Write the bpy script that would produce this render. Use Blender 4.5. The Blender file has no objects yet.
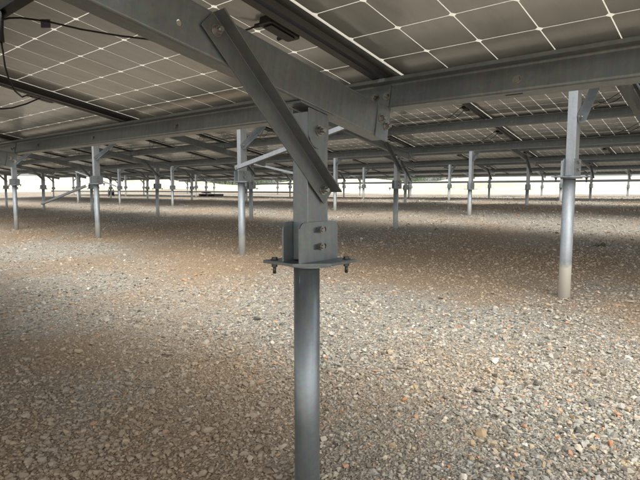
import bpy, bmesh, math, random
import numpy as np
from mathutils import Matrix, Vector, Euler
random.seed(7); rng = np.random.default_rng(11)
scene = bpy.context.scene
C = scene.collection
R = math.radians

# ------------------------------------------------------------------ camera
Z0 = 0.85                                   # camera height: all heights below are given from the eye and shifted by this
cam_d = bpy.data.cameras.new('camera'); cam = bpy.data.objects.new('camera', cam_d); C.objects.link(cam)
cam_d.sensor_width = 36.0; cam_d.lens = 36.0 * 518.0 / 640.0
cam_d.clip_start = 0.02; cam_d.clip_end = 2000
_f = Vector((-0.6525, 0.7515, 0.0)).normalized()
_p = R(5.6)
_r = Vector((_f.y, -_f.x, 0))
_fw = _f * math.cos(_p) + Vector((0, 0, -math.sin(_p)))
_up = _r.cross(_fw)
m = Matrix((( _r.x, _up.x, -_fw.x, 0), (_r.y, _up.y, -_fw.y, 0), (_r.z, _up.z, -_fw.z, 0), (0, 0, 0, 1)))
cam.matrix_world = Matrix.Translation((0, 0, Z0)) @ m
scene.camera = cam

# ------------------------------------------------------------------ light
SUN_EL, SUN_DIR = 60.0, Vector((1.0, -0.30, 0)).normalized()         # direction towards the sun on the ground
world = bpy.data.worlds.new('World'); scene.world = world; world.use_nodes = True
wn = world.node_tree; wn.nodes.clear()
wo = wn.nodes.new('ShaderNodeOutputWorld'); wb = wn.nodes.new('ShaderNodeBackground'); sk = wn.nodes.new('ShaderNodeTexSky')
sk.sky_type = 'NISHITA'; sk.sun_disc = False; sk.sun_elevation = R(SUN_EL)
sk.sun_rotation = math.atan2(SUN_DIR.x, SUN_DIR.y)
sk.air_density = 1.0; sk.dust_density = 3.5; sk.ozone_density = 0.6
wb.inputs['Strength'].default_value = 0.15
hs = wn.nodes.new('ShaderNodeHueSaturation'); hs.inputs['Saturation'].default_value = 0.25          # thin high cloud: a whiter sky
wn.links.new(sk.outputs[0], hs.inputs['Color']); wn.links.new(hs.outputs[0], wb.inputs[0]); wn.links.new(wb.outputs[0], wo.inputs[0])
sun_d = bpy.data.lights.new('sun', 'SUN'); sun_d.energy = 1.1; sun_d.angle = R(64); sun_d.color = (1.0, 0.965, 0.88)
sun = bpy.data.objects.new('sun', sun_d); C.objects.link(sun)
_sd = Vector((SUN_DIR.x * math.cos(R(SUN_EL)), SUN_DIR.y * math.cos(R(SUN_EL)), math.sin(R(SUN_EL))))
sun.rotation_euler = _sd.to_track_quat('Z', 'Y').to_euler(); sun.location = (0, 0, 30)
scene.view_settings.view_transform = 'Standard'; scene.view_settings.look = 'None'
scene.view_settings.exposure = 1.58; scene.view_settings.gamma = 1.0
scene.view_settings.use_curve_mapping = False
scene.render.engine = 'CYCLES'
scene.cycles.max_bounces = 8; scene.cycles.diffuse_bounces = 5

# ------------------------------------------------------------------ materials
def new_mat(name):
    mt = bpy.data.materials.new(name); mt.use_nodes = True
    nt = mt.node_tree; b = nt.nodes['Principled BSDF']
    return mt, nt, b
def N(nt, t, **kw):
    n = nt.nodes.new(t)
    for k, v in kw.items():
        if k in n.inputs: n.inputs[k].default_value = v
        else: setattr(n, k, v)
    return n
def ramp(nt, stops, interp='LINEAR'):
    n = nt.nodes.new('ShaderNodeValToRGB'); cr = n.color_ramp; cr.interpolation = interp
    while len(cr.elements) < len(stops): cr.elements.new(0.5)
    for e, (p, c) in zip(cr.elements, stops):
        e.position = p; e.color = (*c, 1) if len(c) == 3 else c
    return n
def mix(nt, fac, a, b, mode='MIX'):
    n = nt.nodes.new('ShaderNodeMix'); n.data_type = 'RGBA'; n.blend_type = mode
    for i, v in ((0, fac), (6, a), (7, b)):
        if hasattr(v, 'links') or hasattr(v, 'is_linked'): nt.links.new(v, n.inputs[i])
        else: n.inputs[i].default_value = v if i == 0 else (*v, 1)
    return n.outputs[2]

def steel(name, base, metallic=0.65, rough=0.42, dust=0.0):
    mt, nt, b = new_mat(name)
    tc = N(nt, 'ShaderNodeTexCoord')
    n1 = N(nt, 'ShaderNodeTexNoise', Scale=7.0, Detail=6.0, Roughness=0.6); nt.links.new(tc.outputs['Object'], n1.inputs['Vector'])
    mp = N(nt, 'ShaderNodeMapping'); mp.inputs['Scale'].default_value = (60, 60, 5); nt.links.new(tc.outputs['Object'], mp.inputs['Vector'])
    n2 = N(nt, 'ShaderNodeTexNoise', Scale=1.0, Detail=4.0); nt.links.new(mp.outputs[0], n2.inputs['Vector'])
    v = N(nt, 'ShaderNodeTexVoronoi', Scale=90.0); nt.links.new(tc.outputs['Object'], v.inputs['Vector'])
    d = tuple(x * 0.88 for x in base); l = tuple(min(1, x * 1.08) for x in base)
    r1 = ramp(nt, [(0.3, d), (0.7, l)]); nt.links.new(n1.outputs['Fac'], r1.inputs['Fac'])
    c = mix(nt, 0.10, r1.outputs['Color'], v.outputs['Color'], 'SOFT_LIGHT')
    r2 = ramp(nt, [(0.40, (0.90,) * 3), (0.6, (1.03,) * 3)]); nt.links.new(n2.outputs['Fac'], r2.inputs['Fac'])
    c = mix(nt, 0.7, c, r2.outputs['Color'], 'MULTIPLY')
    if dust:                                             # pale soil splashed and dried on the foot of the pile, ragged upper edge
        sx = N(nt, 'ShaderNodeSeparateXYZ'); nt.links.new(tc.outputs['Object'], sx.inputs[0])
        ad = N(nt, 'ShaderNodeMath', operation='MULTIPLY_ADD'); nt.links.new(n1.outputs['Fac'], ad.inputs[0])
        ad.inputs[1].default_value = -0.12; nt.links.new(sx.outputs['Z'], ad.inputs[2])
        rr = ramp(nt, [(0.16, (1, 1, 1)), (0.185, (0, 0, 0))]); nt.links.new(ad.outputs[0], rr.inputs['Fac'])
        mm = N(nt, 'ShaderNodeMath', operation='MULTIPLY'); nt.links.new(rr.outputs['Color'], mm.inputs[0]); mm.inputs[1].default_value = dust
        c = mix(nt, mm.outputs[0], c, (0.50, 0.45, 0.37))
        im = N(nt, 'ShaderNodeMath', operation='MULTIPLY_ADD'); nt.links.new(mm.outputs[0], im.inputs[0]); im.inputs[1].default_value = -metallic; im.inputs[2].default_value = metallic
        nt.links.new(im.outputs[0], b.inputs['Metallic'])
    nt.links.new(c, b.inputs['Base Color'])
    if not dust: b.inputs['Metallic'].default_value = metallic
    rg = N(nt, 'ShaderNodeMapRange'); rg.inputs['To Min'].default_value = rough - 0.1; rg.inputs['To Max'].default_value = rough + 0.14
    nt.links.new(n1.outputs['Fac'], rg.inputs['Value']); nt.links.new(rg.outputs[0], b.inputs['Roughness'])
    bp = N(nt, 'ShaderNodeBump', Strength=0.06, Distance=0.002); nt.links.new(n2.outputs['Fac'], bp.inputs['Height']); nt.links.new(bp.outputs[0], b.inputs['Normal'])
    return mt
M = {}
M['galv'] = steel('galvanised_steel', (0.25, 0.275, 0.285), 0.7, 0.44)
M['galv_pile'] = steel('galvanised_pile', (0.33, 0.355, 0.365), 0.65, 0.55, dust=0.85)
M['galv_far'] = steel('galvanised_far_lit', (0.36, 0.38, 0.39), 0.7, 0.48)  # lighter copy of the steel: daylight from the table gaps put into its colour
M['galv_pile_low'] = steel('galvanised_low_pile', (0.32, 0.345, 0.355), 0.65, 0.55, dust=0.35)
M['galv_clean'] = steel('galvanised_clean_pile', (0.26, 0.285, 0.295), 0.75, 0.42)
M['galv_dark'] = steel('dark_galvanised', (0.185, 0.20, 0.205), 0.6, 0.44)  # the same galvanised steel in a darker, even tone
M['bolt'] = steel('stainless_bolt', (0.36, 0.35, 0.33), 0.9, 0.32)

M['bolt_dark'] = steel('dark_bolt', (0.10, 0.10, 0.10), 0.8, 0.45)
def plain(name, col, rough=0.6, metallic=0.0, var=0.15, scale=30.0, coat=0.0):
    mt, nt, b = new_mat(name)
    tc = N(nt, 'ShaderNodeTexCoord'); n1 = N(nt, 'ShaderNodeTexNoise', Scale=scale, Detail=4.0); nt.links.new(tc.outputs['Object'], n1.inputs['Vector'])
    r1 = ramp(nt, [(0.3, tuple(x * (1 - var) for x in col)), (0.7, tuple(min(1, x * (1 + var)) for x in col))]); nt.links.new(n1.outputs['Fac'], r1.inputs['Fac'])
    nt.links.new(r1.outputs['Color'], b.inputs['Base Color'])
    b.inputs['Roughness'].default_value = rough; b.inputs['Metallic'].default_value = metallic; b.inputs['Coat Weight'].default_value = coat
    return mt
M['frame'] = plain('black_anodised', (0.014, 0.013, 0.012), 0.45, 0.0)
M['rubber'] = plain('black_plastic', (0.012, 0.012, 0.013), 0.5)
M['tag'] = plain('grey_tag', (0.09, 0.085, 0.13), 0.6)
M['wood'] = plain('dark_wood', (0.07, 0.05, 0.035), 0.8, var=0.4)
M['weed'] = plain('weed_leaf', (0.075, 0.10, 0.04), 0.7, var=0.3)
M['bark'] = plain('bark', (0.07, 0.055, 0.04), 0.9, var=0.4)
M['leaf'] = plain('tree_leaf', (0.055, 0.095, 0.03), 0.6, var=0.45, scale=0.8)

def cell_mat():
    mt, nt, b = new_mat('solar_cell_rear')
    tc = N(nt, 'ShaderNodeTexCoord'); oi = N(nt, 'ShaderNodeObjectInfo')
    n1 = N(nt, 'ShaderNodeTexNoise', Scale=2.5, Detail=5.0, Roughness=0.6); nt.links.new(tc.outputs['Object'], n1.inputs['Vector'])
    r1 = ramp(nt, [(0.3, (0.355, 0.372, 0.362)), (0.7, (0.435, 0.452, 0.438))]); nt.links.new(n1.outputs['Fac'], r1.inputs['Fac'])
    g = N(nt, 'ShaderNodeMapRange'); g.inputs['To Min'].default_value = 0.88; g.inputs['To Max'].default_value = 1.07
    nt.links.new(oi.outputs['Random'], g.inputs['Value'])
    c = mix(nt, 1.0, r1.outputs['Color'], g.outputs[0], 'MULTIPLY')
    ge = N(nt, 'ShaderNodeNewGeometry')                                        # dust film and dried water marks running across cells
    mp = N(nt, 'ShaderNodeMapping'); mp.inputs['Scale'].default_value = (7, 1.6, 4); nt.links.new(ge.outputs['Position'], mp.inputs['Vector'])
    n4 = N(nt, 'ShaderNodeTexNoise', Scale=1.6, Detail=7.0, Roughness=0.65); nt.links.new(mp.outputs[0], n4.inputs['Vector'])
    r4 = ramp(nt, [(0.36, (0.86,) * 3), (0.52, (1.0,) * 3), (0.66, (1.07,) * 3)]); nt.links.new(n4.outputs['Fac'], r4.inputs['Fac'])
    c = mix(nt, 1.0, c, r4.outputs['Color'], 'MULTIPLY')
    nt.links.new(c, b.inputs['Base Color'])
    n2 = N(nt, 'ShaderNodeTexNoise', Scale=9.0, Detail=4.0); nt.links.new(tc.outputs['Object'], n2.inputs['Vector'])
    rg = N(nt, 'ShaderNodeMapRange'); rg.inputs['To Min'].default_value = 0.08; rg.inputs['To Max'].default_value = 0.26
    nt.links.new(n2.outputs['Fac'], rg.inputs['Value'])
    b.inputs['Roughness'].default_value = 0.5; b.inputs['Coat Weight'].default_value = 1.0; b.inputs['Coat IOR'].default_value = 1.5
    nt.links.new(rg.outputs[0], b.inputs['Coat Roughness'])
    return mt
M['cell'] = cell_mat()
def sheet_mat():
    mt, nt, b = new_mat('white_laminate')
    out = nt.nodes['Material Output']
    tr = N(nt, 'ShaderNodeBsdfTranslucent'); tr.inputs['Color'].default_value = (0.80, 0.78, 0.72, 1)
    b.inputs['Base Color'].default_value = (0.78, 0.76, 0.70, 1); b.inputs['Roughness'].default_value = 0.25
    mx = N(nt, 'ShaderNodeMixShader'); mx.inputs[0].default_value = 0.55
    nt.links.new(b.outputs[0], mx.inputs[1]); nt.links.new(tr.outputs[0], mx.inputs[2]); nt.links.new(mx.outputs[0], out.inputs['Surface'])
    return mt
M['sheet'] = sheet_mat()

def soil_fac(nt, vec, top=0.85):
    """where orange-brown soil shows: ragged patches, most of them in a strip between the first two tables"""
    n = N(nt, 'ShaderNodeTexNoise', Scale=0.55, Detail=6.0, Roughness=0.6); nt.links.new(vec, n.inputs['Vector'])
    sx = N(nt, 'ShaderNodeSeparateXYZ'); nt.links.new(vec, sx.inputs[0])
    band = ramp(nt, [(0.0, (0.08,) * 3), (0.13, (0.05,) * 3), (0.19, (0.0,) * 3), (0.30, (0.0,) * 3), (0.375, (0.16,) * 3), (0.46, (0.15,) * 3), (0.60, (0.0,) * 3), (1.0, (-0.04,) * 3)])
    mr = N(nt, 'ShaderNodeMapRange'); mr.inputs['From Min'].default_value = 0.0; mr.inputs['From Max'].default_value = 10.0
    nt.links.new(sx.outputs['Y'], mr.inputs['Value']); nt.links.new(mr.outputs[0], band.inputs['Fac'])
    ad = N(nt, 'ShaderNodeMath', operation='ADD'); nt.links.new(n.outputs['Fac'], ad.inputs[0]); nt.links.new(band.outputs['Color'], ad.inputs[1])
    r = ramp(nt, [(0.46, (0.04,) * 3), (0.65, (top,) * 3)]); nt.links.new(ad.outputs[0], r.inputs['Fac'])
    return r.outputs['Color']
def ground_mat():
    mt, nt, b = new_mat('gravel_ground')
    tc = N(nt, 'ShaderNodeTexCoord'); P = tc.outputs['Object']
    def noise(s, d=5.0, r=0.55):
        n = N(nt, 'ShaderNodeTexNoise', Scale=s, Detail=d, Roughness=r); nt.links.new(P, n.inputs['Vector']); return n.outputs['Fac']
    v1 = N(nt, 'ShaderNodeTexVoronoi', Scale=48.0); nt.links.new(P, v1.inputs['Vector'])
    v2 = N(nt, 'ShaderNodeTexVoronoi', Scale=120.0); nt.links.new(P, v2.inputs['Vector'])
    sep = N(nt, 'ShaderNodeSeparateColor'); nt.links.new(v1.outputs['Color'], sep.inputs[0])
    stones = ramp(nt, STONE_STOPS); nt.links.new(sep.outputs[0], stones.inputs['Fac'])
    sep2 = N(nt, 'ShaderNodeSeparateColor'); nt.links.new(v2.outputs['Color'], sep2.inputs[0])
    fines = ramp(nt, [(0.0, (0.11, 0.095, 0.075)), (0.5, (0.25, 0.22, 0.175)), (1.0, (0.40, 0.365, 0.31))]); nt.links.new(sep2.outputs[0], fines.inputs['Fac'])
    ms = ramp(nt, [(0.42, (0.35,) * 3), (0.60, (0.9,) * 3)]); nt.links.new(noise(1.3), ms.inputs['Fac'])
    c = mix(nt, ms.outputs['Color'], fines.outputs['Color'], stones.outputs['Color'])
    br = ramp(nt, [(0.47, (0, 0, 0)), (0.66, (0.8,) * 3)]); nt.links.new(noise(0.55, 6.0, 0.6), br.inputs['Fac'])
    c = mix(nt, soil_fac(nt, P), c, (0.27, 0.19, 0.115))
    big = ramp(nt, [(0.35, (0.86,) * 3), (0.65, (1.08,) * 3)]); nt.links.new(noise(0.22, 4.0), big.inputs['Fac'])
    c = mix(nt, 1.0, c, big.outputs['Color'], 'MULTIPLY')
    nt.links.new(c, b.inputs['Base Color']); b.inputs['Roughness'].default_value = 0.9
    b.inputs['Specular IOR Level'].default_value = 0.25
    h = N(nt, 'ShaderNodeMath', operation='MULTIPLY_ADD'); nt.links.new(v1.outputs['Distance'], h.inputs[0]); h.inputs[1].default_value = -1.0
    nt.links.new(v2.outputs['Distance'], h.inputs[2])
    bp = N(nt, 'ShaderNodeBump', Strength=0.9, Distance=0.012); nt.links.new(h.outputs[0], bp.inputs['Height']); nt.links.new(bp.outputs[0], b.inputs['Normal'])
    return mt
STONE_STOPS = [(0.0, (0.085, 0.082, 0.07)), (0.18, (0.175, 0.168, 0.142)), (0.40, (0.275, 0.263, 0.222)), (0.58, (0.36, 0.342, 0.29)),
               (0.72, (0.27, 0.272, 0.255)), (0.83, (0.40, 0.345, 0.245)), (0.89, (0.33, 0.245, 0.145)), (0.935, (0.50, 0.48, 0.42)), (0.962, (0.37, 0.16, 0.07)), (1.0, (0.62, 0.595, 0.53))]
M['ground'] = ground_mat()
def stone_mat():
    mt, nt, b = new_mat('crushed_stone')
    oi = N(nt, 'ShaderNodeObjectInfo'); ge = N(nt, 'ShaderNodeNewGeometry')
    r1 = ramp(nt, STONE_STOPS); nt.links.new(oi.outputs['Random'], r1.inputs['Fac'])
    n1 = N(nt, 'ShaderNodeTexNoise', Scale=60.0, Detail=4.0); nt.links.new(ge.outputs['Position'], n1.inputs['Vector'])
    r2 = ramp(nt, [(0.3, (0.78,) * 3), (0.7, (1.12,) * 3)]); nt.links.new(n1.outputs['Fac'], r2.inputs['Fac'])
    c = mix(nt, 1.0, r1.outputs['Color'], r2.outputs['Color'], 'MULTIPLY')
    n3 = N(nt, 'ShaderNodeTexNoise', Scale=0.55, Detail=6.0, Roughness=0.6); nt.links.new(ge.outputs['Position'], n3.inputs['Vector'])
    br = ramp(nt, [(0.47, (0.06,) * 3), (0.66, (0.55,) * 3)]); nt.links.new(n3.outputs['Fac'], br.inputs['Fac'])
    c = mix(nt, soil_fac(nt, ge.outputs['Position'], 0.62), c, (0.30, 0.21, 0.125))
    nt.links.new(c, b.inputs['Base Color']); b.inputs['Roughness'].default_value = 0.85; b.inputs['Specular IOR Level'].default_value = 0.3
    return mt
M['stone'] = stone_mat()
def field_mat():
    mt, nt, b = new_mat('dry_field')
    tc = N(nt, 'ShaderNodeTexCoord')
    n1 = N(nt, 'ShaderNodeTexNoise', Scale=0.06, Detail=6.0); nt.links.new(tc.outputs['Object'], n1.inputs['Vector'])
    n2 = N(nt, 'ShaderNodeTexNoise', Scale=3.0, Detail=6.0); nt.links.new(tc.outputs['Object'], n2.inputs['Vector'])
    r1 = ramp(nt, [(0.35, (0.44, 0.40, 0.33)), (0.52, (0.40, 0.37, 0.28)), (0.70, (0.27, 0.29, 0.16))]); nt.links.new(n1.outputs['Fac'], r1.inputs['Fac'])
    r2 = ramp(nt, [(0.3, (0.8,) * 3), (0.7, (1.12,) * 3)]); nt.links.new(n2.outputs['Fac'], r2.inputs['Fac'])
    c = mix(nt, 1.0, r1.outputs['Color'], r2.outputs['Color'], 'MULTIPLY')
    nt.links.new(c, b.inputs['Base Color']); b.inputs['Roughness'].default_value = 0.95
    return mt
M['field'] = field_mat()

# ------------------------------------------------------------------ mesh helpers
class MB:
    """collects shapes, builds ONE mesh"""
    def __init__(s): s.v = []; s.f = []; s.sm = []; s.mi = []; s.cur = 0
    def add(s, vs, fs, smooth=False):
        o = len(s.v); s.v += [tuple(v) for v in vs]
        for f in fs: s.f.append(tuple(i + o for i in f)); s.sm.append(smooth); s.mi.append(s.cur)
        return s
    def box(s, x0, x1, y0, y1, z0, z1):
        return s.add([(x0, y0, z0), (x1, y0, z0), (x1, y1, z0), (x0, y1, z0), (x0, y0, z1), (x1, y0, z1), (x1, y1, z1), (x0, y1, z1)],
                     [(3, 2, 1, 0), (4, 5, 6, 7), (0, 1, 5, 4), (1, 2, 6, 5), (2, 3, 7, 6), (3, 0, 4, 7)])
    def sweep(s, prof, a, b, ax, ay, smooth=False):
        """closed 2-D profile [(p,q)] swept from a to b; p along ax, q along ay"""
        a, b, ax, ay = Vector(a), Vector(b), Vector(ax), Vector(ay); n = len(prof)
        vs = [a + ax * p + ay * q for p, q in prof] + [b + ax * p + ay * q for p, q in prof]
        d = (b - a).normalized(); area = sum(prof[i][0] * prof[(i + 1) % n][1] - prof[(i + 1) % n][0] * prof[i][1] for i in range(n))
        flip = (area * ax.cross(ay).dot(d)) < 0
        fs = [(i, (i + 1) % n, n + (i + 1) % n, n + i) for i in range(n)] + [tuple(range(n))[::-1], tuple(range(n, 2 * n))]
        if flip: fs = [f[::-1] for f in fs]
        o = len(s.f); s.add(vs, fs, False)
        if smooth:
            for i in range(n): s.sm[o + i] = True
        return s
    def cyl(s, a, b, r, n=20, r2=None, smooth=True):
        a, b = Vector(a), Vector(b); d = (b - a).normalized(); u = d.orthogonal().normalized(); w = d.cross(u); r2 = r if r2 is None else r2
        vs = [a + (u * math.cos(t) + w * math.sin(t)) * r for t in [2 * math.pi * i / n for i in range(n)]]
        vs += [b + (u * math.cos(t) + w * math.sin(t)) * r2 for t in [2 * math.pi * i / n for i in range(n)]]
        o = len(s.f); s.add(vs, [(i, (i + 1) % n, n + (i + 1) % n, n + i) for i in range(n)] + [tuple(range(n))[::-1], tuple(range(n, 2 * n))])
        if smooth:
            for i in range(n): s.sm[o + i] = True
        return s
    def tube(s, pts, r, n=8):
        pts = [Vector(p) for p in pts]; vs = []; prev = None
        for i, p in enumerate(pts):
            d = (pts[min(i + 1, len(pts) - 1)] - pts[max(i - 1, 0)]).normalized()
            u = d.orthogonal().normalized() if prev is None else (prev - d * prev.dot(d)).normalized(); prev = u; w = d.cross(u)
            vs += [p + (u * math.cos(2 * math.pi * k / n) + w * math.sin(2 * math.pi * k / n)) * r for k in range(n)]
        fs = [(i * n + k, i * n + (k + 1) % n, (i + 1) * n + (k + 1) % n, (i + 1) * n + k) for i in range(len(pts) - 1) for k in range(n)]
        fs += [tuple(range(n))[::-1], tuple(range((len(pts) - 1) * n, len(pts) * n))]
        return s.add(vs, fs, True)
    def bolt(s, p, d, r=0.010, head=0.008, shank=0.0, washer=True):
        p, d = Vector(p), Vector(d).normalized()
        if washer: s.cyl(p, p + d * 0.0025, r * 1.35, 20)
        s.cyl(p + d * 0.0025, p + d * (0.0025 + head), r, 6, smooth=False)
        if shank: s.cyl(p + d * head, p + d * (head + shank), r * 0.56, 10)
        return s
    def mesh(s, name, mats):
        me = bpy.data.meshes.new(name); me.from_pydata(s.v, [], s.f)
        for mt in (mats if isinstance(mats, (list, tuple)) else [mats]): me.materials.append(mt)
        me.polygons.foreach_set('use_smooth', s.sm); me.polygons.foreach_set('material_index', s.mi); me.update(); return me
    def build(s, name, mat, parent=None, bevel=0.0, loc=None):
        return put(name, s.mesh(name, mat), parent, bevel, loc)
def put(name, me, parent=None, bevel=0.0, loc=None):
    o = bpy.data.objects.new(name, me); C.objects.link(o)
    if parent is not None: o.parent = parent
    if loc is not None: o.location = loc
    if bevel:
        bv = o.modifiers.new('bevel', 'BEVEL'); bv.width = bevel; bv.segments = 2; bv.limit_method = 'ANGLE'; bv.angle_limit = R(40)
    return o
def empty(name, loc, rot=(0, 0, 0)):
    o = bpy.data.objects.new(name, None); C.objects.link(o); o.location = loc; o.rotation_euler = rot; o.empty_display_size = 0.1; return o
def tag(o, label, cat, group=None):
    o['label'] = label; o['category'] = cat
    if group: o['group'] = group
    return o
def struct(o): o['kind'] = 'structure'; return o
def kids(o): return [c for c in C.objects if c.parent == o]
def copy_tree(src, tree, parent=None):
    """tree: list of (object, [children]) below src"""
    c = src.copy(); C.objects.link(c)
    if parent is not None: c.parent = parent
    for ch, sub in tree: copy_tree(ch, sub, c)
    return c
def cut(obj, cutters):
    """cut real holes, then bake"""
    tmp = []
    for me in cutters:
        k = bpy.data.objects.new('cutter', me); C.objects.link(k); k.matrix_world = obj.matrix_world; k.parent = obj.parent; k.location = obj.location
        k.rotation_euler = obj.rotation_euler; tmp.append(k)
        bm_ = obj.modifiers.new('cut', 'BOOLEAN'); bm_.object = k; bm_.operation = 'DIFFERENCE'; bm_.solver = 'EXACT'
    bpy.context.view_layer.update()
    dg = bpy.context.evaluated_depsgraph_get(); me = bpy.data.meshes.new_from_object(obj.evaluated_get(dg))
    obj.modifiers.clear(); obj.data = me
    for k in tmp: bpy.data.objects.remove(k)

# ------------------------------------------------------------------ terrain
_gy = np.array([-60, -30, -8, 1.1, 3.6, 6.6, 9.3, 12.3, 15, 18, 25, 60, 400.])
_gz = np.array([-3.2, -2.1, -1.28, -.91, -.73, -.59, -.475, -.365, -.315, -.295, -.285, -.28, -.28])
def rise(x, y):
    # the far field climbs to a low bank, lower where the trees stand
    q = (_r.x * x + _r.y * y) / np.maximum(_f.x * x + _f.y * y, 1.0)         # tangent of the bearing from the view axis
    return 2.5 - 2.0 * (np.exp(-((q + .145) / .085) ** 2) + .8 * np.exp(-((q - .185) / .05) ** 2))
def G(x, y):
    """ground height (from the eye)"""
    z = np.interp(y, _gy, _gz)
    r = np.hypot(x, y); t = np.clip((r - 38) / 75, 0, 1); t = t * t * (3 - 2 * t)
    lump = 0.018 * np.sin(x * 1.7 + 0.6 * y) * np.sin(y * 1.3 - 0.4 * x + 1) + 0.010 * np.sin(3.1 * x + 1.0) * np.sin(2.7 * y + 2.0)
    return z + t * (rise(x, y) - z) + np.clip((r - 113) / 200, 0, 1) * 1.0 + lump * np.clip((r - .3) / 2, .2, 1) - 0.006 * np.clip(-x - 4, 0, 12)
def grid_mesh(name, xs, ys, dz, mat, skip=None):
    X, Y = np.meshgrid(xs, ys); Zg = G(X, Y) + Z0 + dz
    vs = np.stack([X, Y, Zg], -1).reshape(-1, 3); nx = len(xs); fs = []
    for j in range(len(ys) - 1):
        for i in range(nx - 1):
            cx, cy = (xs[i] + xs[i + 1]) / 2, (ys[j] + ys[j + 1]) / 2
            if skip and skip(cx, cy): continue
            fs.append((j * nx + i, j * nx + i + 1, (j + 1) * nx + i + 1, (j + 1) * nx + i))
    me = bpy.data.meshes.new(name); me.from_pydata(vs.tolist(), [], fs); me.materials.append(mat)
    me.polygons.foreach_set('use_smooth', [True] * len(fs)); me.update(); return put(name, me)
xs = np.concatenate([np.arange(-46, -12, 1.0), np.arange(-12, 5, 0.15), np.arange(5, 27, 1.0)])
ys = np.concatenate([np.arange(-26, -4, 1.0), np.arange(-4, 10, 0.15), np.arange(10, 35, 1.0)])
ground = struct(grid_mesh('gravel_ground', xs, ys, 0.0, M['ground']))
fx = np.arange(-420, 421, 6.0)
field = struct(grid_mesh('field', fx, fx, -0.03, M['field'], skip=lambda x, y: -40 < x < 20 and -20 < y < 28))

# ------------------------------------------------------------------ table geometry
TH = R(10.7); cT, sT = math.cos(TH), math.sin(TH)
PITCH = 5.6; NT = 5
DZ = [0.0, 0.285, 0.39, 0.35, 0.33]
BAY = 3.288; PX = -1.0; MODL = 1.624; MODP = 1.644; COURSE = 1.005; MX0 = -0.960
LOWY, LOWZ = 1.544, 0.3655
YL, YH = 1.11, -1.93
FL = {(0, 'low'): -.204, (0, 'high'): -.25, (1, 'low'): .02, (1, 'high'): .085, (2, 'low'): .0, (2, 'high'): .005, (3, 'low'): .06, (3, 'high'): .05, (4, 'low'): .06, (4, 'high'): .05}
def origin(t): return Vector((0, LOWY + PITCH * t, LOWZ + DZ[t] + Z0))
def at(t, x, s, d):
    """x along the row, s up the slope from the low panel edge, d below the cell plane"""
    return origin(t) + Vector((x, -s * cT - d * sT, s * sT - d * cT))
def plane_z(t, Y, d):          # height of the plane d below the cells at world Y (d measured square to it)
    return LOWZ + DZ[t] + Z0 + (LOWY + PITCH * t - Y) * math.tan(TH) - d / cT
TABLE = ['nearest', 'second', 'third', 'fourth', 'farthest']
ORD = ['first', 'second', 'third', 'fourth', 'fifth', 'sixth', 'seventh', 'eighth', 'ninth', 'tenth', 'eleventh', 'twelfth', 'thirteenth', 'fourteenth', 'fifteenth', 'sixteenth', 'seventeenth', 'eighteenth', 'nineteenth', 'twentieth']
COLS = [(-7, 0), (-13, 2), (-19, 2), (-21, 2), (-21, 2)]          # first and last panel column of each table (0 = right of the front beam)
BAYS = [(0, 3), (-1, 6), (-1, 9), (-1, 10), (-1, 10)]            # rafters: x = PX - BAY*i
XR = [(MX0 + MODP * a - 0.06, MX0 + MODP * (b + 1) + 0.04) for a, b in COLS]
NCOURSE = [4, 4, 4, 4, 1]

# ------------------------------------------------------------------ posts
def rrect(w, h, r, n=3, cx=0, cy=0):
    p = []
    for sx, sy, a0 in ((1, 1, 0), (-1, 1, 90), (-1, -1, 180), (1, -1, 270)):
        for k in range(n + 1):
            a = R(a0 + 90 * k / n); p.append((cx + sx * (w / 2 - r) + r * math.cos(a), cy + sy * (h / 2 - r) + r * math.sin(a)))
    return p
HX, HY = 0.0285, 0.0435
def c_profile(h, w, t, lip, r=0.006):
    """C section, web on the p=0 side, opening towards +p, from q=0 down to q=-h"""
    o = []
    for (cx, cy, a0) in ((r, -r, 90), (r, -h + r, 180)):
        for k in range(4): a = R(a0 + 30 * k); o.append((cx + r * math.cos(a), cy + r * math.sin(a)))
    o += [(w, -h), (w, -h + lip), (w - t, -h + lip), (w - t, -h + t), (t, -h + t), (t, -t), (w - t, -t), (w - t, -lip), (w, -lip), (w, 0)]
    return o
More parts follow.
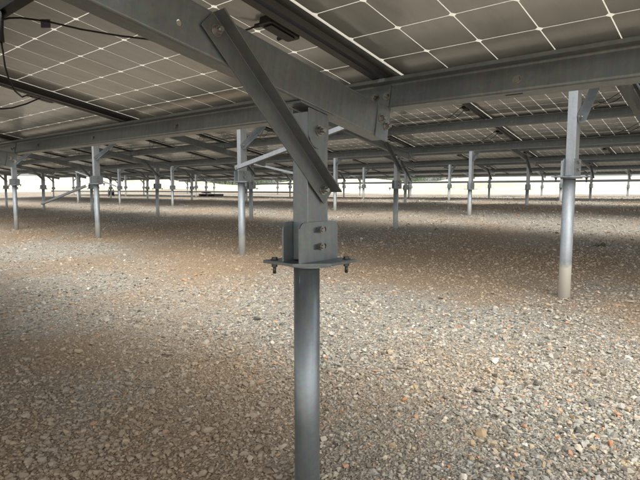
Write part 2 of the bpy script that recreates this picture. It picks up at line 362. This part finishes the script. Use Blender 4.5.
def make_post(t, row, detail):
    y = (YL if row == 'low' else YH) + PITCH * t
    base = float(G(PX, y)) + Z0; F = FL[(t, row)] + Z0 - base
    topz = plane_z(t, y, 0.219) - base
    e = empty('support_post', (PX, y, base))
    n = 40 if detail else 20
    MB().cyl((-.009, -.007, -0.3), (-.009, -.007, F - 0.016), 0.038, n).build('pile_pipe', M['galv_clean'] if t == 0 else M['galv_pile_low'], e)
    fl = MB(); fl.cyl((0, 0, F - 0.016), (0, 0, F - 0.0082), 0.066, 40 if detail else 16, smooth=False)
    fo = fl.build('pile_flange', M['galv'], e)
    hexp = [(-.097, -.097), (.020, -.097), (.097, -.020), (.097, .097), (-.020, .097), (-.097, .020)]
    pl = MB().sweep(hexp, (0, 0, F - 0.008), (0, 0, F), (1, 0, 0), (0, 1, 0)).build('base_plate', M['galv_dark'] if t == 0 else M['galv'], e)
    if t == 0 and row == 'low':                      # runs left by the zinc bath
        for a, z1, z2 in ((-80, -.040, -.082), (-83, -.079, -.083)):
            q = Vector((math.cos(R(a)), math.sin(R(a)), 0)) * .0382 + Vector((-.009, -.007, 0))
            MB().tube([q + Vector((0, 0, F + z1)), q + Vector((.0006, 0, F + (z1 + z2) / 2)), q + Vector((0, 0, F + z2))], .0013, 6).build('zinc_run', M['galv_dark'], e)
    # fixing bolts through both plates
    for sx in (-1, 1):
        for sy in (-1, 1):
            if t > 1 or sx != sy: continue
            b = MB(); p = Vector((sx * 0.074, sy * 0.074, F))
            b.bolt(p, (0, 0, 1), 0.0085, 0.006); b.bolt(p - Vector((0, 0, 0.0082)), (0, 0, -1), 0.0085, 0.009, 0.022)
            b.build('anchor_bolt', M['bolt_dark'], pl)
    # upright: C section opening away from the camera
    wall = 0.004
    prof = [(-HX, -HY), (HX, -HY), (HX, HY), (HX - 0.018, HY), (HX - 0.018, HY - wall), (HX - wall, HY - wall), (HX - wall, -HY + wall), (-HX + wall, -HY + wall), (-HX + wall, HY - wall), (-HX + 0.018, HY - wall), (-HX + 0.018, HY), (-HX, HY)]
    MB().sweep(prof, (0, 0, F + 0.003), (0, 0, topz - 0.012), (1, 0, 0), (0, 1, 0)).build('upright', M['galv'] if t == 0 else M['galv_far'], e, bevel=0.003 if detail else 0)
    # two cheek plates hold the upright
    for sx in (-1, 1):
        x0, x1 = (HX + 0.0005, HX + 0.0065) if sx > 0 else (-HX - 0.0065, -HX - 0.0005)
        w, h, rr = 0.163, 0.112, 0.022
        pr = [(-w / 2, 0), (w / 2, 0)] + [(w / 2 - rr + rr * math.cos(R(a)), h - rr + rr * math.sin(R(a))) for a in range(0, 91, 15)] + [(-w / 2 + rr + rr * math.cos(R(a)), h - rr + rr * math.sin(R(a))) for a in range(90, 181, 15)]
        cp = MB().sweep(pr, (x0, 0, F), (x1, 0, F), (0, 1, 0), (0, 0, 1)).build('cheek_plate', M['galv'], e)
        if detail and sx > 0:
            cs = []
            for zz in (F + 0.092 - 0.003, F + 0.041):
                sl = [(0.022 * (1 if a < 90 or a > 270 else -1) + 0.0075 * math.cos(R(a)), 0.0075 * math.sin(R(a))) for a in range(0, 360, 20)]
                cs.append(MB().sweep(sl, (x0 - 0.003, 0, zz), (x1 + 0.003, 0, zz), (0, 1, 0), (0, 0, 1)).mesh('slot', M['galv_dark']))
            cut(cp, cs)
        for zz in (F + 0.089, F + 0.041):
            if t > 1: continue
            b = MB()
            if sx > 0: b.bolt((x1, 0.001, zz), (1, 0, 0), 0.0105, 0.008, 0.007, washer=not detail)
            else: b.bolt((x0, 0, zz), (-1, 0, 0), 0.0105, 0.008)
            b.build('cheek_bolt', M['bolt'], cp)
    # saddle under the rafter: rounded tabs on both faces of the upright, one cross bolt
    for sx in (-1, 1):
        x0, x1 = (HX + 0.0005, HX + 0.0045) if sx > 0 else (-HX - 0.0045, -HX - 0.0005)
        w = 0.082; zt = topz - 0.010; zb = topz - 0.112; rr = w / 2
        pr = [(rr * math.cos(R(a)), zb + rr + rr * math.sin(R(a))) for a in range(180, 361, 15)] + [(w / 2, zt - (w / 2) * sT / cT), (-w / 2, zt + (w / 2) * sT / cT)]
        st = MB().sweep(pr, (x0, 0, 0), (x1, 0, 0), (0, 1, 0), (0, 0, 1)).build('saddle_tab', M['galv'], e)
        if t < 2: MB().bolt((x1 if sx > 0 else x0, 0.0, topz - 0.062), (sx, 0, 0), 0.0115, 0.009, 0.014 if sx > 0 else 0).build('saddle_bolt', M['bolt'], st)
    u = Vector((0, -cT, sT)); nn = Vector((0, sT, cT))
    MB().sweep([(-0.075, -0.007), (0.075, -0.007), (0.075, -0.0015), (-0.075, -0.0015)], (-0.034, 0, topz), (0.0335, 0, topz), u, nn).build('saddle_plate', M['galv'], e)
    # angle brace from upright up to rafter
    sg = -1 if row == 'low' else 1
    if row == 'low': dy, zp, dr = -0.355, topz - 0.227, 0.158
    else: dy, zp, dr = 0.66, topz - 0.62, 0.168
    A = Vector((HX + 0.0015, 0.012 * (1 if row == 'low' else -1), zp)); yw = y + dy
    B = Vector((HX + 0.0015, dy, plane_z(t, yw, dr) - base))
    d = (B - A).normalized(); w = Vector((1, 0, 0)).cross(d); w = w if w.y * 1 + w.z * 0.2 > 0 else -w      # w: across the brace, towards +Y
    La, Lb, tt = 0.050, 0.042, 0.0035
    prof = [(-La / 2, 0), (La / 2, 0), (La / 2, Lb), (La / 2 - tt, Lb), (La / 2 - tt, tt), (-La / 2, tt)]
    off = Vector((0.0015, 0, 0))
    if row == 'low': off = off + Vector((0.002, 0, 0))
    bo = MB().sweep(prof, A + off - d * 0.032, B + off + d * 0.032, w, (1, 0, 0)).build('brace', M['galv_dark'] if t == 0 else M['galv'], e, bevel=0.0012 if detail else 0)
    for p in (A, B):
        if t < 2: MB().bolt(p + off + Vector((tt, 0, 0)), (1, 0, 0), 0.0105, 0.009, 0.012).build('brace_bolt', M['bolt'], bo)
    return e
def place(o, t, i, row):
    x = PX - BAY * i; y = (YL if row == 'low' else YH) + PITCH * t
    o.location.x = x
    if row == 'low':
        end = 'short lower-edge'; 
    else: end = 'tall upper-edge'
    side = ('the main post nearest the camera, with cheek plates and diagonal brace in the foreground' if (t == 0 and row == 'low' and i == 0) else None)
    if side: tag(o, 'galvanised steel post nearest the camera with bolted base plate and diagonal brace', 'post', 'support posts of the solar tables')
    else:
        if i < 0: pos = 'one bay right of nearest post'
        elif i == 0: pos = 'in line with nearest post'
        else: pos = '%s bay left of nearest post' % ORD[i - 1]
        tag(o, '%s steel post of %s table, %s' % (end, TABLE[t], pos), 'post', 'support posts of the solar tables')
for t in range(NT):
    for row in ('low', 'high'):
        if t == 4 and row == 'high': continue
        e0 = make_post(t, row, detail=(t == 0 and row == 'low') or (t == 1 and row == 'high'))
        ch = [(c, [(g, []) for g in c.children]) for c in e0.children]
        for i in range(BAYS[t][0], BAYS[t][1] + 1):
            if t == 0 and row == 'high' and i > 2: continue
            o = e0 if i == BAYS[t][0] else copy_tree(e0, ch)
            place(o, t, i, row)
            if t == 1 and row == 'high' and i == 0:              # only the post in line with the nearest one has the pale muddy foot
                pp = [c for c in o.children if c.name.startswith('pile_pipe')][0]
                pp.data = pp.data.copy(); pp.data.materials[0] = M['galv_pile']

# ------------------------------------------------------------------ rafters
u_ = Vector((0, -cT, sT)); n_ = Vector((0, sT, cT))
RL = 3.93
def rafter_mesh():
    # local: x=0 is the +X face (web), y up to -RL upslope, z=0 top
    return MB().sweep([(-p, q) for p, q in c_profile(0.104, 0.052, 0.0035, 0.016)], (0, 0, 0), (0, -RL, 0), (1, 0, 0), (0, 0, 1)).mesh('rafter_web', M['galv'])
raf_me = rafter_mesh()
raf_d = MB(); raf_d.sweep([(0.0005, 0.002), (0.0045, 0.002), (0.0045, -0.108), (0.0005, -0.108)], (0, 0.008, 0), (0, -0.060, 0), (1, 0, 0), (0, 0, 1))
raf_end = raf_d.mesh('end_bracket', M['galv'])
raf_bolt = [MB().bolt((0.0045, yy, zz), (1, 0, 0), 0.010, 0.009, 0.012).mesh('bracket_bolt', M['bolt']) for yy, zz in ((-0.040, -0.045), (-0.010, -0.062))]
for t in range(NT):
    for i in range(BAYS[t][0], BAYS[t][1] + 1):
        p = at(t, PX + HX - BAY * i, 0.062, 0.115)
        r = empty('rafter', p, (-TH, 0, 0))
        w = put('beam', raf_me, r)
        if t == 0 and i == 0:
            cutm = MB().cyl((-0.01, -0.800, -0.062), (0.01, -0.800, -0.062), 0.0075, 16).mesh('hole', M['galv'])
            w.data = raf_me.copy(); cut(w, [cutm])
        eb = put('end_bracket', raf_end, r)
        if t < 2:
            for q in raf_bolt: put('bracket_bolt', q, eb)
        pos = 'above the nearest post' if i == 0 else ('one bay right of the nearest post' if i < 0 else '%s bay left of the nearest post' % ORD[i - 1])
        tag(r, 'sloping galvanised rafter under %s table, %s' % (TABLE[t], pos), 'beam', 'sloping rafters of the solar tables')

# ------------------------------------------------------------------ purlins
SP = [0.075, 1.10, 2.09, 3.07, 3.93]
for t in range(NT):
    x0, x1 = XR[t]
    for k, s in enumerate(SP):
        if t == 4 and k > 1: continue
        p = at(t, 0, s, 0.0352)
        e = empty('purlin', p, (-TH, 0, 0))
        h_ = 0.0795                                   # Z section: top flange up the slope, bottom flange down it
        prof = [(-.046, 0), (-.046, -.011), (-.0432, -.011), (-.0432, -.0028), (-.007, -.0028), (-.003, -.0045), (0, -.009), (0, -h_ + .008), (.002, -h_ + .003), (.006, -h_),
                (.046, -h_), (.046, -h_ + .012), (.0432, -h_ + .012), (.0432, -h_ + .0028), (.009, -h_ + .0028), (.005, -h_ + .005), (.003, -h_ + .010), (.003, -.006), (.0015, -.0015), (-.002, 0)]
        pb = MB().sweep(prof, (x0, 0, 0), (x1, 0, 0), (0, 1, 0), (0, 0, 1), smooth=False).build('channel', M['galv'], e)
        if t == 0 and k == 0:
            cs = [MB().box(-0.585, -0.535, 0.016, 0.026, -0.1, -0.07).mesh('slot', M['galv'])]
            cut(pb, cs)
        # fixing bolts on the web, a pair and a clip at every rafter
        if t < 2:
            if t == 0 and k == 0: bx_ = [-0.547, -1.271, -2.175, -3.022, -3.826]
            else: bx_ = [x0 + 0.4 + 0.82 * q for q in range(int((x1 - x0) / 0.82))]
            for x in bx_: MB().bolt((x, 0, -0.047), (0, -1, 0), 0.0095, 0.006).build('web_bolt', M['bolt'], pb)
        for i in range(BAYS[t][0], BAYS[t][1] + 1):
            xr = PX + HX - BAY * i
            if not (x0 < xr < x1): continue
            if t < 2:
                cl = MB().box(xr - 0.058, xr + 0.012, -0.0045, -0.0005, -0.078, -0.006).build('rafter_clip', M['galv'], e)
                for q in (0.001, -0.045): MB().bolt((xr + q, -0.0045, -0.045), (0, -1, 0), 0.0095, 0.007, 0.008).build('clip_bolt', M['bolt'], cl)
        where = ['along the low edge', 'under the lowest panel joint', 'under the middle panel joint', 'under the upper panel joint', 'along the high edge'][k]
        tag(e, 'long galvanised C-channel purlin %s of the %s table' % (where, TABLE[t]), 'beam', 'purlins carrying the panels')

# ------------------------------------------------------------------ solar panels
CP = 0.158; CH = 0.0080; GAP = 0.0016; MW = 0.988
def frame_prof(w, fl): return [(0, 0.006), (0, -0.034), (fl, -0.034), (fl, -0.032), (w, -0.032), (w, 0.006)]
bars = [MB().sweep(frame_prof(0.0192, 0.030), (0, 0, 0), (MODL, 0, 0), (0, -1, 0), (0, 0, 1)).mesh('frame_bar', M['frame']),
        MB().sweep(frame_prof(0.0192, 0.030), (0, -MW, 0), (MODL, -MW, 0), (0, 1, 0), (0, 0, 1)).mesh('frame_bar', M['frame']),
        MB().sweep(frame_prof(0.011, 0.028), (0, -0.0194, 0), (0, -MW + 0.0194, 0), (1, 0, 0), (0, 0, 1)).mesh('frame_bar', M['frame']),
        MB().sweep(frame_prof(0.011, 0.028), (MODL, -0.0194, 0), (MODL, -MW + 0.0194, 0), (-1, 0, 0), (0, 0, 1)).mesh('frame_bar', M['frame'])]
lam = MB().box(0.0112, MODL - 0.0112, -MW + 0.0193, -0.0193, 0.0006, 0.0038).mesh('laminate', M['sheet'])
def cell_prof():
    a = CP / 2 - GAP; c = CH
    return [(a, -a + c), (a, a - c), (a - c, a), (-a + c, a), (-a, a - c), (-a, -a + c), (-a + c, -a), (a - c, -a)]
cell_me = MB().sweep(cell_prof(), (0, 0, -0.0002), (0, 0, 0.0004), (1, 0, 0), (0, 1, 0)).mesh('cell', M['cell'])
def cell_pos(): return [(0.022 + CP * (i + .5), -(0.020 + CP * (j + .5))) for j in range(6) for i in range(10)]
cm = MB()
for (x, y) in cell_pos(): cm.sweep(cell_prof(), (x, y, -0.0002), (x, y, 0.0004), (1, 0, 0), (0, 1, 0))
cells_me = cm.mesh('cell_sheet', M['cell'])
jb = MB(); jx = MODL - 0.085; jy = -MW / 2
jb.sweep(rrect(0.052, 0.118, 0.008), (jx, jy, -0.022), (jx, jy, -0.0008), (1, 0, 0), (0, 1, 0)); jb.box(jx - 0.016, jx + 0.016, jy - 0.045, jy + 0.045, -0.026, -0.0215)
jb.cyl((jx - 0.02, jy + 0.04, -0.012), (jx - 0.052, jy + 0.045, -0.013), 0.006, 8); jb.cyl((jx - 0.02, jy - 0.04, -0.012), (jx - 0.052, jy - 0.045, -0.013), 0.006, 8)
jb_me = jb.mesh('junction_box', M['rubber'])
def cat(p, q, sag, n=14, bow=0.0):
    p, q = Vector(p), Vector(q); out = []
    for k in range(n + 1):
        t = k / n; v = p.lerp(q, t); v.z -= sag * 4 * t * (1 - t); v.y += bow * math.sin(math.pi * t); out.append(v)
    return out
cb = MB(); cb.tube(cat((jx - 0.05, jy + 0.045, -0.013), (jx - 0.30, jy + 0.16, -0.030), 0.05), 0.0032, 6)
cb.tube(cat((jx - 0.05, jy - 0.045, -0.013), (jx - 0.62, jy + 0.47, -0.028), 0.06, bow=-0.06), 0.0032, 6)
cb_me = cb.mesh('lead_cable', M['rubber'])
one = MB()
# whole far panel in one mesh
def merge(mb, me, mi):
    mb.cur = mi; mb.add([v.co[:] for v in me.vertices], [tuple(p.vertices) for p in me.polygons])
for b_ in bars: merge(one, b_, 0)
merge(one, lam, 1); merge(one, cells_me, 2); merge(one, jb_me, 3)
one_me = one.mesh('solar_panel', [M['frame'], M['sheet'], M['cell'], M['rubber']])
NEAR_CELLS = {(0, 0, k) for k in (0, -1, -2)} | {(1, c, k) for c in (0, 1) for k in (0, -1, -2, -3)} | {(1, 2, 0), (1, 2, -1), (1, 2, -2)}
CN = ['lowest', 'second', 'third', 'highest']
for t in range(NT):
    for k in range(COLS[t][0], COLS[t][1] + 1):
        for c in range(NCOURSE[t]):
            p = at(t, MX0 + MODP * k, c * COURSE, 0.0); rot = (-TH + random.uniform(-.0012, .0012), random.uniform(-.0012, .0012), 0)
            if t >= 3: e = put('solar_panel', one_me, None, 0, p); e.rotation_euler = rot
            else:
                e = empty('solar_panel', p, rot)
                if t < 2:
                    for b_ in bars: put('frame_bar', b_, e)
                else: 
                    for b_ in bars: put('frame_bar', b_, e)
                la = put('laminate', lam, e)
                if (t, c, k) in NEAR_CELLS:
                    for (x, y) in cell_pos(): put('cell', cell_me, la, 0, (x, y, 0))
                else:
                    o = put('cell_sheet', cells_me, la); o['kind'] = 'stuff'
                jo = put('junction_box', jb_me, e)
                if t == 1: put('lead_cable', cb_me, jo)
            col = ('%s right of front rafter' % ORD[k]) if k >= 0 else ('%s left of front rafter' % (ORD[-k - 1] if -k <= 20 else 'outermost'))
            tag(e, 'black-framed solar panel, %s course of %s table, %s' % (CN[c], TABLE[t], col), 'solar panel', 'solar panels of the %s table' % TABLE[t])

# ------------------------------------------------------------------ cables under the nearest table
def V(x, y, z): return Vector((x, y, z + Z0))
cab = empty('panel_cable', V(-1.69, 0.56, 0.47))
pts = [V(-1.735, .575, .492), V(-1.69, .58, .490), V(-1.651, .598, .487), V(-1.61, .655, .482), V(-1.568, .730, .469), V(-1.493, .814, .454), V(-1.412, .88, .441), V(-1.30, .955, .437), V(-1.20, 1.0, .442), V(-1.13, 1.02, .455), V(-1.085, 1.02, .452)]
L = cab.location
MB().tube([p - L for p in pts], 0.0027, 8).build('cable_sheath', M['rubber'], cab)
tg = V(-1.628, .655, .484) - L
MB().sweep([(-.012, -.016), (.012, -.016), (.012, .008), (-.012, .008)], tg + Vector((0, -.001, 0)), tg + Vector((.001, .003, 0)), (.757, .653, 0), (0, 0, 1)).build('cable_tag', M['tag'], cab)
tag(cab, 'thin black cable with a small purple-grey tag hanging under the nearest panels', 'cable')
def rayp(px, py, dist):
    v = _r * ((px - 320) / 518) - _up * ((py - 240) / 518) + _fw; return Vector((0, 0, Z0)) + v * dist
con = empty('plug_lead', rayp(0, 20, 1.5)); L = con.location
MB().tube([p - L for p in (rayp(5, 11, 1.52), rayp(1, 14, 1.50), rayp(0, 20, 1.49), rayp(0, 32, 1.49), rayp(1, 42, 1.49))], 0.0095, 10).build('plug', M['rubber'], con)
wp = [rayp(1, 40, 1.49), rayp(3, 52, 1.5), rayp(5, 66, 1.52), rayp(9, 80, 1.55), rayp(15, 91, 1.6), rayp(22, 97, 1.66), rayp(28, 95, 1.72)]
MB().tube([p - L for p in wp], 0.0026, 8).build('dangling_lead', M['rubber'], con)
tag(con, 'black plug with a thin dangling lead at the upper left corner', 'plug')
lo = empty('loose_lead', rayp(20, 106, 2.0)); L = lo.location
MB().tube([p - L for p in (rayp(-14, 106, 1.9), rayp(0, 109, 1.95), rayp(12, 108, 2.0), rayp(26, 104, 2.05), rayp(40, 98, 2.12))], 0.003, 8).build('lead_sheath', M['rubber'], lo)
tag(lo, 'short black lead drooping beneath the second panel joint at the left edge', 'cable')

# ------------------------------------------------------------------ wind bracing and service rails
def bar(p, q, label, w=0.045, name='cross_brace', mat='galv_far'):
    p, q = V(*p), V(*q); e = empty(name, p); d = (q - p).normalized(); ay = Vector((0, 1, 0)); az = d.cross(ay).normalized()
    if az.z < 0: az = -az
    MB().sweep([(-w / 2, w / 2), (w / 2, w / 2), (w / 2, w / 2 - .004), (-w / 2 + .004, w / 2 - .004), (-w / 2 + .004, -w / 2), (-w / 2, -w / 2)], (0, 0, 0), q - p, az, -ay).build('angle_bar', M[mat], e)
    for v in (d * 0.02, (q - p) - d * 0.02): MB().bolt(v + Vector((0, -w / 2, 0)), (0, -1, 0), .011, .009).build('end_bolt', M['bolt'], e)
    return tag(e, label, 'brace', 'cross braces between posts')
yh = YH + PITCH - HY - 0.027
bar((-4.30, yh, .225), (-0.99, yh, .94), 'bright diagonal bar rising right from a tall post behind the nearest post', 0.04)
yl = YL + PITCH - HY - 0.027
bar((-14.30, yl, .10), (-17.42, yl, -.46), 'bright diagonal bar falling left to a post foot at the left edge', 0.06)
yh3 = YH + 2 * PITCH - HY - 0.027
bar((-10.87, yh3, .78), (-7.60, yh3, .16), 'distant diagonal bar falling right behind the second post row', 0.05)
bar((-20.7, yh3, .70), (-17.5, yh3, .10), 'small distant diagonal bar falling right near the left edge', 0.05)
def rail(y, z, x0, x1, w, name, label, mat, cat):
    e = empty(name, V(x0, y, z)); MB().sweep(rrect(w, w, .006), (0, 0, 0), (x1 - x0, 0, 0), (0, 1, 0), (0, 0, 1)).build('rail_tube', M[mat], e)
    for q in range(int((x1 - x0) / BAY) + 1): MB().box(q * BAY + .0, q * BAY + .05, -w, w, -w * .8, w * .8).build('rail_clamp', M['galv'], e)
    return tag(e, label, cat)
rail(YL + 3 * PITCH - HY - .05, .26, PX - BAY * 6, PX + BAY * 0.6, .07, 'service_rail', 'long pale horizontal rail clamped along the low posts of the fourth table', 'galv', 'rail')
rail(YL + 2 * PITCH - HY - .04, -.10, PX - BAY * 9, PX - BAY * 3.2, .05, 'cable_tray', 'thin dark horizontal tube along the low posts of the third table at left', 'galv_dark', 'rail')

# ------------------------------------------------------------------ small things on the ground
def gz(x, y): return float(G(x, y)) + Z0
wd = empty('weed', (-1.36, 6.15, gz(-1.36, 6.15)))
for q in range(20):
    a = random.uniform(0, 6.28); l = random.uniform(.04, .10); e_ = random.uniform(.25, 1.2); w = random.uniform(.008, .016)
    d = Vector((math.cos(a) * math.cos(e_), math.sin(a) * math.cos(e_), math.sin(e_))); sd = Vector((-math.sin(a), math.cos(a), 0)) * w
    p0 = Vector((random.uniform(-.05, .05), random.uniform(-.05, .05), -.005)); mid = p0 + d * l * .55 + Vector((0, 0, .008)); tip = p0 + d * l - Vector((0, 0, .012))
    MB().add([p0, mid + sd, tip, mid - sd, mid + Vector((0, 0, .004))], [(0, 1, 4), (1, 2, 4), (2, 3, 4), (3, 0, 4)]).build('leaf', M['weed'], wd)
tag(wd, 'small green weed growing in the gravel right of the tall right-hand post', 'weed')
pa = empty('timber_pallet', (-22.0, 16.7, gz(-22.0, 16.7)), (0, 0, R(25)))
for q in range(5): MB().box(-.5, .5, -.4 + q * .18, -.4 + q * .18 + .11, .11, .132).build('deck_plank', M['wood'], pa)
for q in (-.45, 0, .45): MB().box(q - .045, q + .045, -.4, .43, 0, .109).build('bearer', M['wood'], pa)
MB().tube([(-.3 + .25 * math.cos(a / 6), .05 + .2 * math.sin(a / 6), .16 + a * .0012) for a in range(0, 76)], .016, 6).build('cable_loop', M['rubber'], pa)
tag(pa, 'dark timber pallet with cable lying on the gravel in the far distance', 'pallet')
dr = empty('cable_drum', (-27.5, 14.1, gz(-27.5, 14.1)), (0, 0, R(70)))
for q in (-.13, .13): MB().cyl((q - .012, 0, .2), (q + .012, 0, .2), .2, 24, smooth=False).build('drum_flange', M['rubber'], dr)
MB().cyl((-.118, 0, .2), (.118, 0, .2), .14, 20).build('drum_core', M['rubber'], dr)
tag(dr, 'small black cable drum standing on the far gravel at left', 'cable drum')

# ------------------------------------------------------------------ trees beyond the field
def tree(px, dist, h, w, label):
    az = _f * 1.0 + _r * ((px - 320) / 518); az = az.normalized() * dist; x, y = az.x, az.y
    e = empty('tree', (x, y, gz(x, y) - .1)); MB().cyl((0, 0, 0), (.1, .05, h * .5), .16, 10, .09).build('trunk', M['bark'], e)
    lb = MB()
    for q in range(5):
        a = q * 1.3; lb.cyl((.08, .04, h * (.25 + .05 * q)), (math.cos(a) * w * .3, math.sin(a) * w * .3, h * (.5 + .07 * q)), .06, 6, .02)
    lb.build('limb', M['bark'], e)
    vs, fs = [], []
    blobs = [(rng.normal(0, w * .24), rng.normal(0, w * .24), h * rng.uniform(.08, .85), rng.uniform(.18, .3) * w) for _ in range(14)]
    for _ in range(4200):
        bx, by, bz, br = blobs[rng.integers(14)]; v = rng.normal(size=3); v /= np.linalg.norm(v); rr = br * rng.uniform(.55, 1.08)
        c = Vector((bx + v[0] * rr, by + v[1] * rr, max(.15, bz + v[2] * rr * .8))); s_ = rng.uniform(.08, .17)
        rt = Euler((rng.uniform(0, 6), rng.uniform(0, 6), rng.uniform(0, 6))).to_matrix()
        o = len(vs); vs += [c + rt @ Vector(q) for q in ((-s_, 0, 0), (0, -s_ * .5, .02), (s_, 0, 0), (0, s_ * .5, .02))]; fs.append((o, o + 1, o + 2, o + 3))
    me = bpy.data.meshes.new('crown'); me.from_pydata([tuple(v) for v in vs], [], fs); me.materials.append(M['leaf']); put('crown', me, e)
    tag(e, label, 'tree', 'trees beyond the field')
for px, dist, h, w, lb in [(196, 118, 3.6, 6, 'dark green bushy tree beyond the field, leftmost of the far trees'), (226, 122, 4.8, 7, 'broad green tree beyond the field, second from the left'),
                           (258, 119, 5.4, 8, 'dense green tree beyond the field just left of the nearest post'), (288, 124, 5.0, 7, 'green tree beyond the field showing right beside the nearest post'),
                           (384, 124, 4.8, 7, 'green tree beyond the field seen right of the nearest post'), (414, 120, 5.2, 8, 'dense green tree beyond the field behind the short second-row post'),
                           (446, 126, 4.6, 7, 'pale green tree beyond the field, rightmost of the far trees')]:
    tree(px, dist, h, w, lb)

# ------------------------------------------------------------------ loose gravel (uncountable): points + instanced angular stones
def gravel():
    hx, hy = _f.x, _f.y; va = math.atan2(hy, hx); pts = []
    def sector(n, r0, r1, k, half):
        # density ~ r^-k
        u = rng.random(n); ex = 2 - k; r = (r0 ** ex + u * (r1 ** ex - r0 ** ex)) ** (1 / ex); a = va + rng.uniform(-half, half, n)
        return np.stack([r * np.cos(a), r * np.sin(a)], 1)
    P = np.concatenate([sector(66000, .55, 2.6, 0.0, R(48)), sector(190000, 2.6, 24.0, 1.55, R(42))])
    foot = [(PX - BAY * i, yy) for yy in (YL, YH + PITCH, YL + PITCH) for i in range(3)]
    P = np.concatenate([P] + [np.array(c) + rng.normal(0, .075, (260, 2)) for c in foot])      # spoil thrown up round the pile feet
    x, y = P[:, 0], P[:, 1]; n = len(x); r = np.hypot(x, y)
    # clumps: patches with fewer stones where fines show
    nz = np.sin(x * 2.3 + 1.3 * np.sin(y * 1.1)) * np.sin(y * 2.0 + 1.7 * np.sin(x * .9)) + .6 * np.sin(5.1 * x + 2 * y) * np.sin(4.3 * y - x)
    keep = rng.random(n) < np.clip(.78 + .35 * nz, .35, 1.0); x, y, r = x[keep], y[keep], r[keep]; n = len(x)
    sc = np.clip(rng.lognormal(math.log(.0053), .46, n), .003, .023) * np.clip(.9 + r * .04, .9, 1.6)
    z = G(x, y) + Z0 + sc * rng.uniform(-.12, .35, n)
    me = bpy.data.meshes.new('gravel'); me.vertices.add(n); me.vertices.foreach_set('co', np.stack([x, y, z], 1).ravel())
    at_ = me.attributes.new('size', 'FLOAT_VECTOR', 'POINT'); fl = rng.uniform(.45, .85, n)
    at_.data.foreach_set('vector', (sc[:, None] * np.stack([rng.uniform(.85, 1.45, n), rng.uniform(.75, 1.1, n), fl], 1)).ravel())
    ar = me.attributes.new('turn', 'FLOAT_VECTOR', 'POINT'); ar.data.foreach_set('vector', np.stack([rng.normal(0, .28, n), rng.normal(0, .28, n), rng.uniform(0, 6.283, n)], 1).ravel())
    me.update(); o = put('gravel', me); o['kind'] = 'stuff'; o['label'] = 'loose grey and tan crushed stone with orange bits covering the ground'; o['category'] = 'gravel'
    ng = bpy.data.node_groups.new('gravel_nodes', 'GeometryNodeTree')
    ng.interface.new_socket('Geometry', in_out='INPUT', socket_type='NodeSocketGeometry'); ng.interface.new_socket('Geometry', in_out='OUTPUT', socket_type='NodeSocketGeometry')
    gi = ng.nodes.new('NodeGroupInput'); go = ng.nodes.new('NodeGroupOutput'); L = ng.links.new
    join = ng.nodes.new('GeometryNodeJoinGeometry')
    for q in range(10):
        ln = ng.nodes.new('GeometryNodeMeshLine'); ln.inputs['Count'].default_value = 13 + q % 4
        rv = ng.nodes.new('FunctionNodeRandomValue'); rv.data_type = 'FLOAT_VECTOR'; rv.inputs[0].default_value = (-1,) * 3; rv.inputs[1].default_value = (1,) * 3
        rv.inputs['Seed'].default_value = 100 + q
        vm = ng.nodes.new('ShaderNodeVectorMath'); vm.operation = 'NORMALIZE'; L(rv.outputs[0], vm.inputs[0])
        sp = ng.nodes.new('GeometryNodeSetPosition'); L(ln.outputs[0], sp.inputs['Geometry']); L(vm.outputs[0], sp.inputs['Position'])
        ch = ng.nodes.new('GeometryNodeConvexHull'); L(sp.outputs[0], ch.inputs[0])
        sm = ng.nodes.new('GeometryNodeSetMaterial'); sm.inputs['Material'].default_value = M['stone']; L(ch.outputs[0], sm.inputs[0])
        g2 = ng.nodes.new('GeometryNodeGeometryToInstance'); L(sm.outputs[0], g2.inputs[0]); L(g2.outputs[0], join.inputs[0])
    ip = ng.nodes.new('GeometryNodeInstanceOnPoints'); L(gi.outputs[0], ip.inputs['Points']); L(join.outputs[0], ip.inputs['Instance']); ip.inputs['Pick Instance'].default_value = True
    ri = ng.nodes.new('FunctionNodeRandomValue'); ri.data_type = 'INT'; ri.inputs[4].default_value = 0; ri.inputs[5].default_value = 9
    L(ri.outputs[2], ip.inputs['Instance Index'])
    for nm, sk_ in (('size', 'Scale'), ('turn', 'Rotation')):
        na = ng.nodes.new('GeometryNodeInputNamedAttribute'); na.data_type = 'FLOAT_VECTOR'; na.inputs[0].default_value = nm; L(na.outputs[0], ip.inputs[sk_])
    L(ip.outputs[0], go.inputs[0])
    md = o.modifiers.new('gravel', 'NODES'); md.node_group = ng
gravel()
